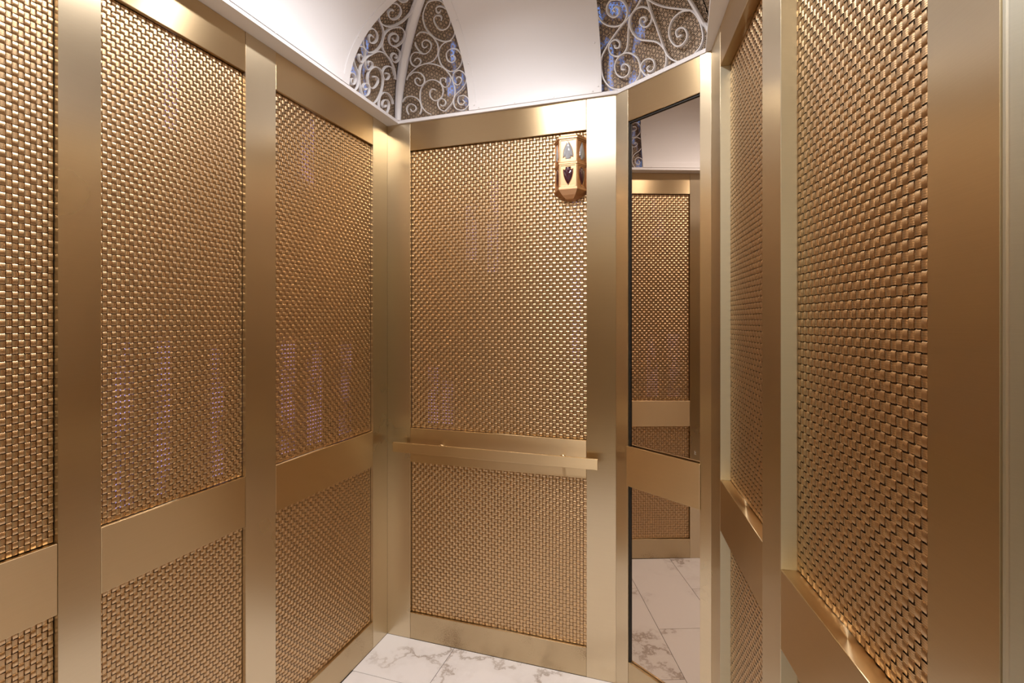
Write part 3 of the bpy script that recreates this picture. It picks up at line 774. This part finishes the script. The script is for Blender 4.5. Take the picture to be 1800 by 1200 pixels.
for k in range(3):
    A = Vector(corners[k]); B = Vector(corners[k + 1]); t = (B - A); L = t.length; t.normalize(); n2 = Vector((t.y, -t.x))
    if n2.y > 0: n2 = -n2
    fw = Wall(A, B, n2)
    side = ('left', 'front', 'right')[k]
    for z0, z1, up in ((2.131, 2.224, True), (2.028, 2.121, False)):
        bm = bmesh.new()
        e = .0045
        for bx in ((.0, e, z0, z1), (L - e, L, z0, z1), (e, L - e, z0, z0 + e), (e, L - e, z1 - e, z1)):
            fw.box(bm, *bx, 0, .0028, .0006)
        lpart('facet_frame', bm)
        w = .040 if k == 1 else .034; h = .072; zc = (z0 + z1) / 2 + (.001 if up else -.001)
        ar = arrow(w, h)
        if not up: ar = [(x, -y) for x, y in ar]
        # rim and domed lens
        bm = bmesh.new()
        rings = []
        for (s, d) in ((1.0, .0006), (1.0, .0022), (.88, .0036), (.6, .0048), (.25, .0054)):
            rings.append([bm.verts.new(fw.P(L / 2 + x * s, zc + y * s, d)) for x, y in ar])
        for a, b_ in zip(rings, rings[1:]):
            for i in range(len(ar)): bm.faces.new([a[i], a[(i + 1) % len(ar)], b_[(i + 1) % len(ar)], b_[i]])
        bm.faces.new(rings[-1]); bm.faces.new(rings[0][::-1])
        ls = o = lpart('lens', bm, CLEAR if up else RED, True)
        o['label'] = ('clear' if up else 'dark ruby') + ' glass arrow-shaped lens'
        bm = bmesh.new(); r0 = [bm.verts.new(fw.P(L / 2 + x * 1.12, zc + y * 1.07, .0003)) for x, y in ar]; r1 = [bm.verts.new(fw.P(L / 2 + x * 1.10, zc + y * 1.06, .0020)) for x, y in ar]; r2 = [bm.verts.new(fw.P(L / 2 + x, zc + y, .0016)) for x, y in ar]
        m_ = len(ar)
        for a, b_ in ((r0, r1), (r1, r2)):
            for i in range(m_): bm.faces.new([a[i], a[(i + 1) % m_], b_[(i + 1) % m_], b_[i]])
        o = obj('lens_rim', bm, BRONZE); adopt(o, ls)

# ------------------------------------------------------------------ lamps in the crown of the vault
def downlight(x, y, r, label, strength=None):
    root = empty('ceiling_downlight', (x, y, ZL + R)); tag(root, label, 'ceiling light', 'downlights in the vault crown')
    bm = bmesh.new(); bmesh.ops.create_cone(bm, cap_ends=True, segments=32, radius1=r, radius2=r, depth=.004)
    bmesh.ops.translate(bm, vec=(x, y, ZL + R - .004), verts=bm.verts); o = obj('diffuser', bm, LAMP); adopt(o, root)
    bm = bmesh.new()
    V = []
    for rr_, z in ((r + .001, -.001), (r + .001, -.009), (r + .014, -.005), (r + .014, -.001)):
        V.append([bm.verts.new((x + rr_ * math.cos(i * PI / 16), y + rr_ * math.sin(i * PI / 16), ZL + R + z)) for i in range(32)])
    for a, b_ in zip(V, V[1:] + V[:1]):
        for i in range(32): bm.faces.new([a[i], a[(i + 1) % 32], b_[(i + 1) % 32], b_[i]])
    o = obj('lamp_ring', bm, WHITE, smooth=True); adopt(o, root)
LAMPS = []
for x, y, p, lab in ((-.66, 1.52, 5.5, 'round ceiling downlight nearest the back wall'), (-.62, .98, 15, 'round ceiling downlight in the middle of the vault'), (-.62, .38, 10, 'round ceiling downlight nearest the doors')):
    downlight(x, y, .055, lab)
    ld = bpy.data.lights.new('downlight_beam', 'AREA'); ld.shape = 'DISK'; ld.size = .11; ld.energy = p; ld.color = (1., .965, .945); ld.spread = math.radians(160)
    lo_ = bpy.data.objects.new('downlight_beam', ld); C.objects.link(lo_); lo_.location = (x, y, ZL + R - .008)

# ------------------------------------------------------------------ world, camera
w = bpy.data.worlds.new('World'); bpy.context.scene.world = w; w.use_nodes = True
w.node_tree.nodes['Background'].inputs[0].default_value = (0, 0, 0, 1); w.node_tree.nodes['Background'].inputs[1].default_value = 0
cd = bpy.data.cameras.new('Camera'); cam = bpy.data.objects.new('Camera', cd); C.objects.link(cam)
cd.sensor_fit = 'HORIZONTAL'; cd.sensor_width = 36; cd.lens = F / 1800 * 36
cd.shift_x = 0; cd.shift_y = -(600 - HZ) / 1800
cd.clip_start = .01
cam.location = CAM; cam.rotation_euler = (PI / 2, 0, YAW)
bpy.context.scene.camera = cam
vs = bpy.context.scene.view_settings
vs.view_transform = 'Standard'; vs.look = 'None'; vs.exposure = .12; vs.gamma = 1; vs.use_curve_mapping = False
bpy.context.scene.cycles.max_bounces = 14; bpy.context.scene.cycles.glossy_bounces = 8
bpy.context.scene.cycles.transparent_max_bounces = 12
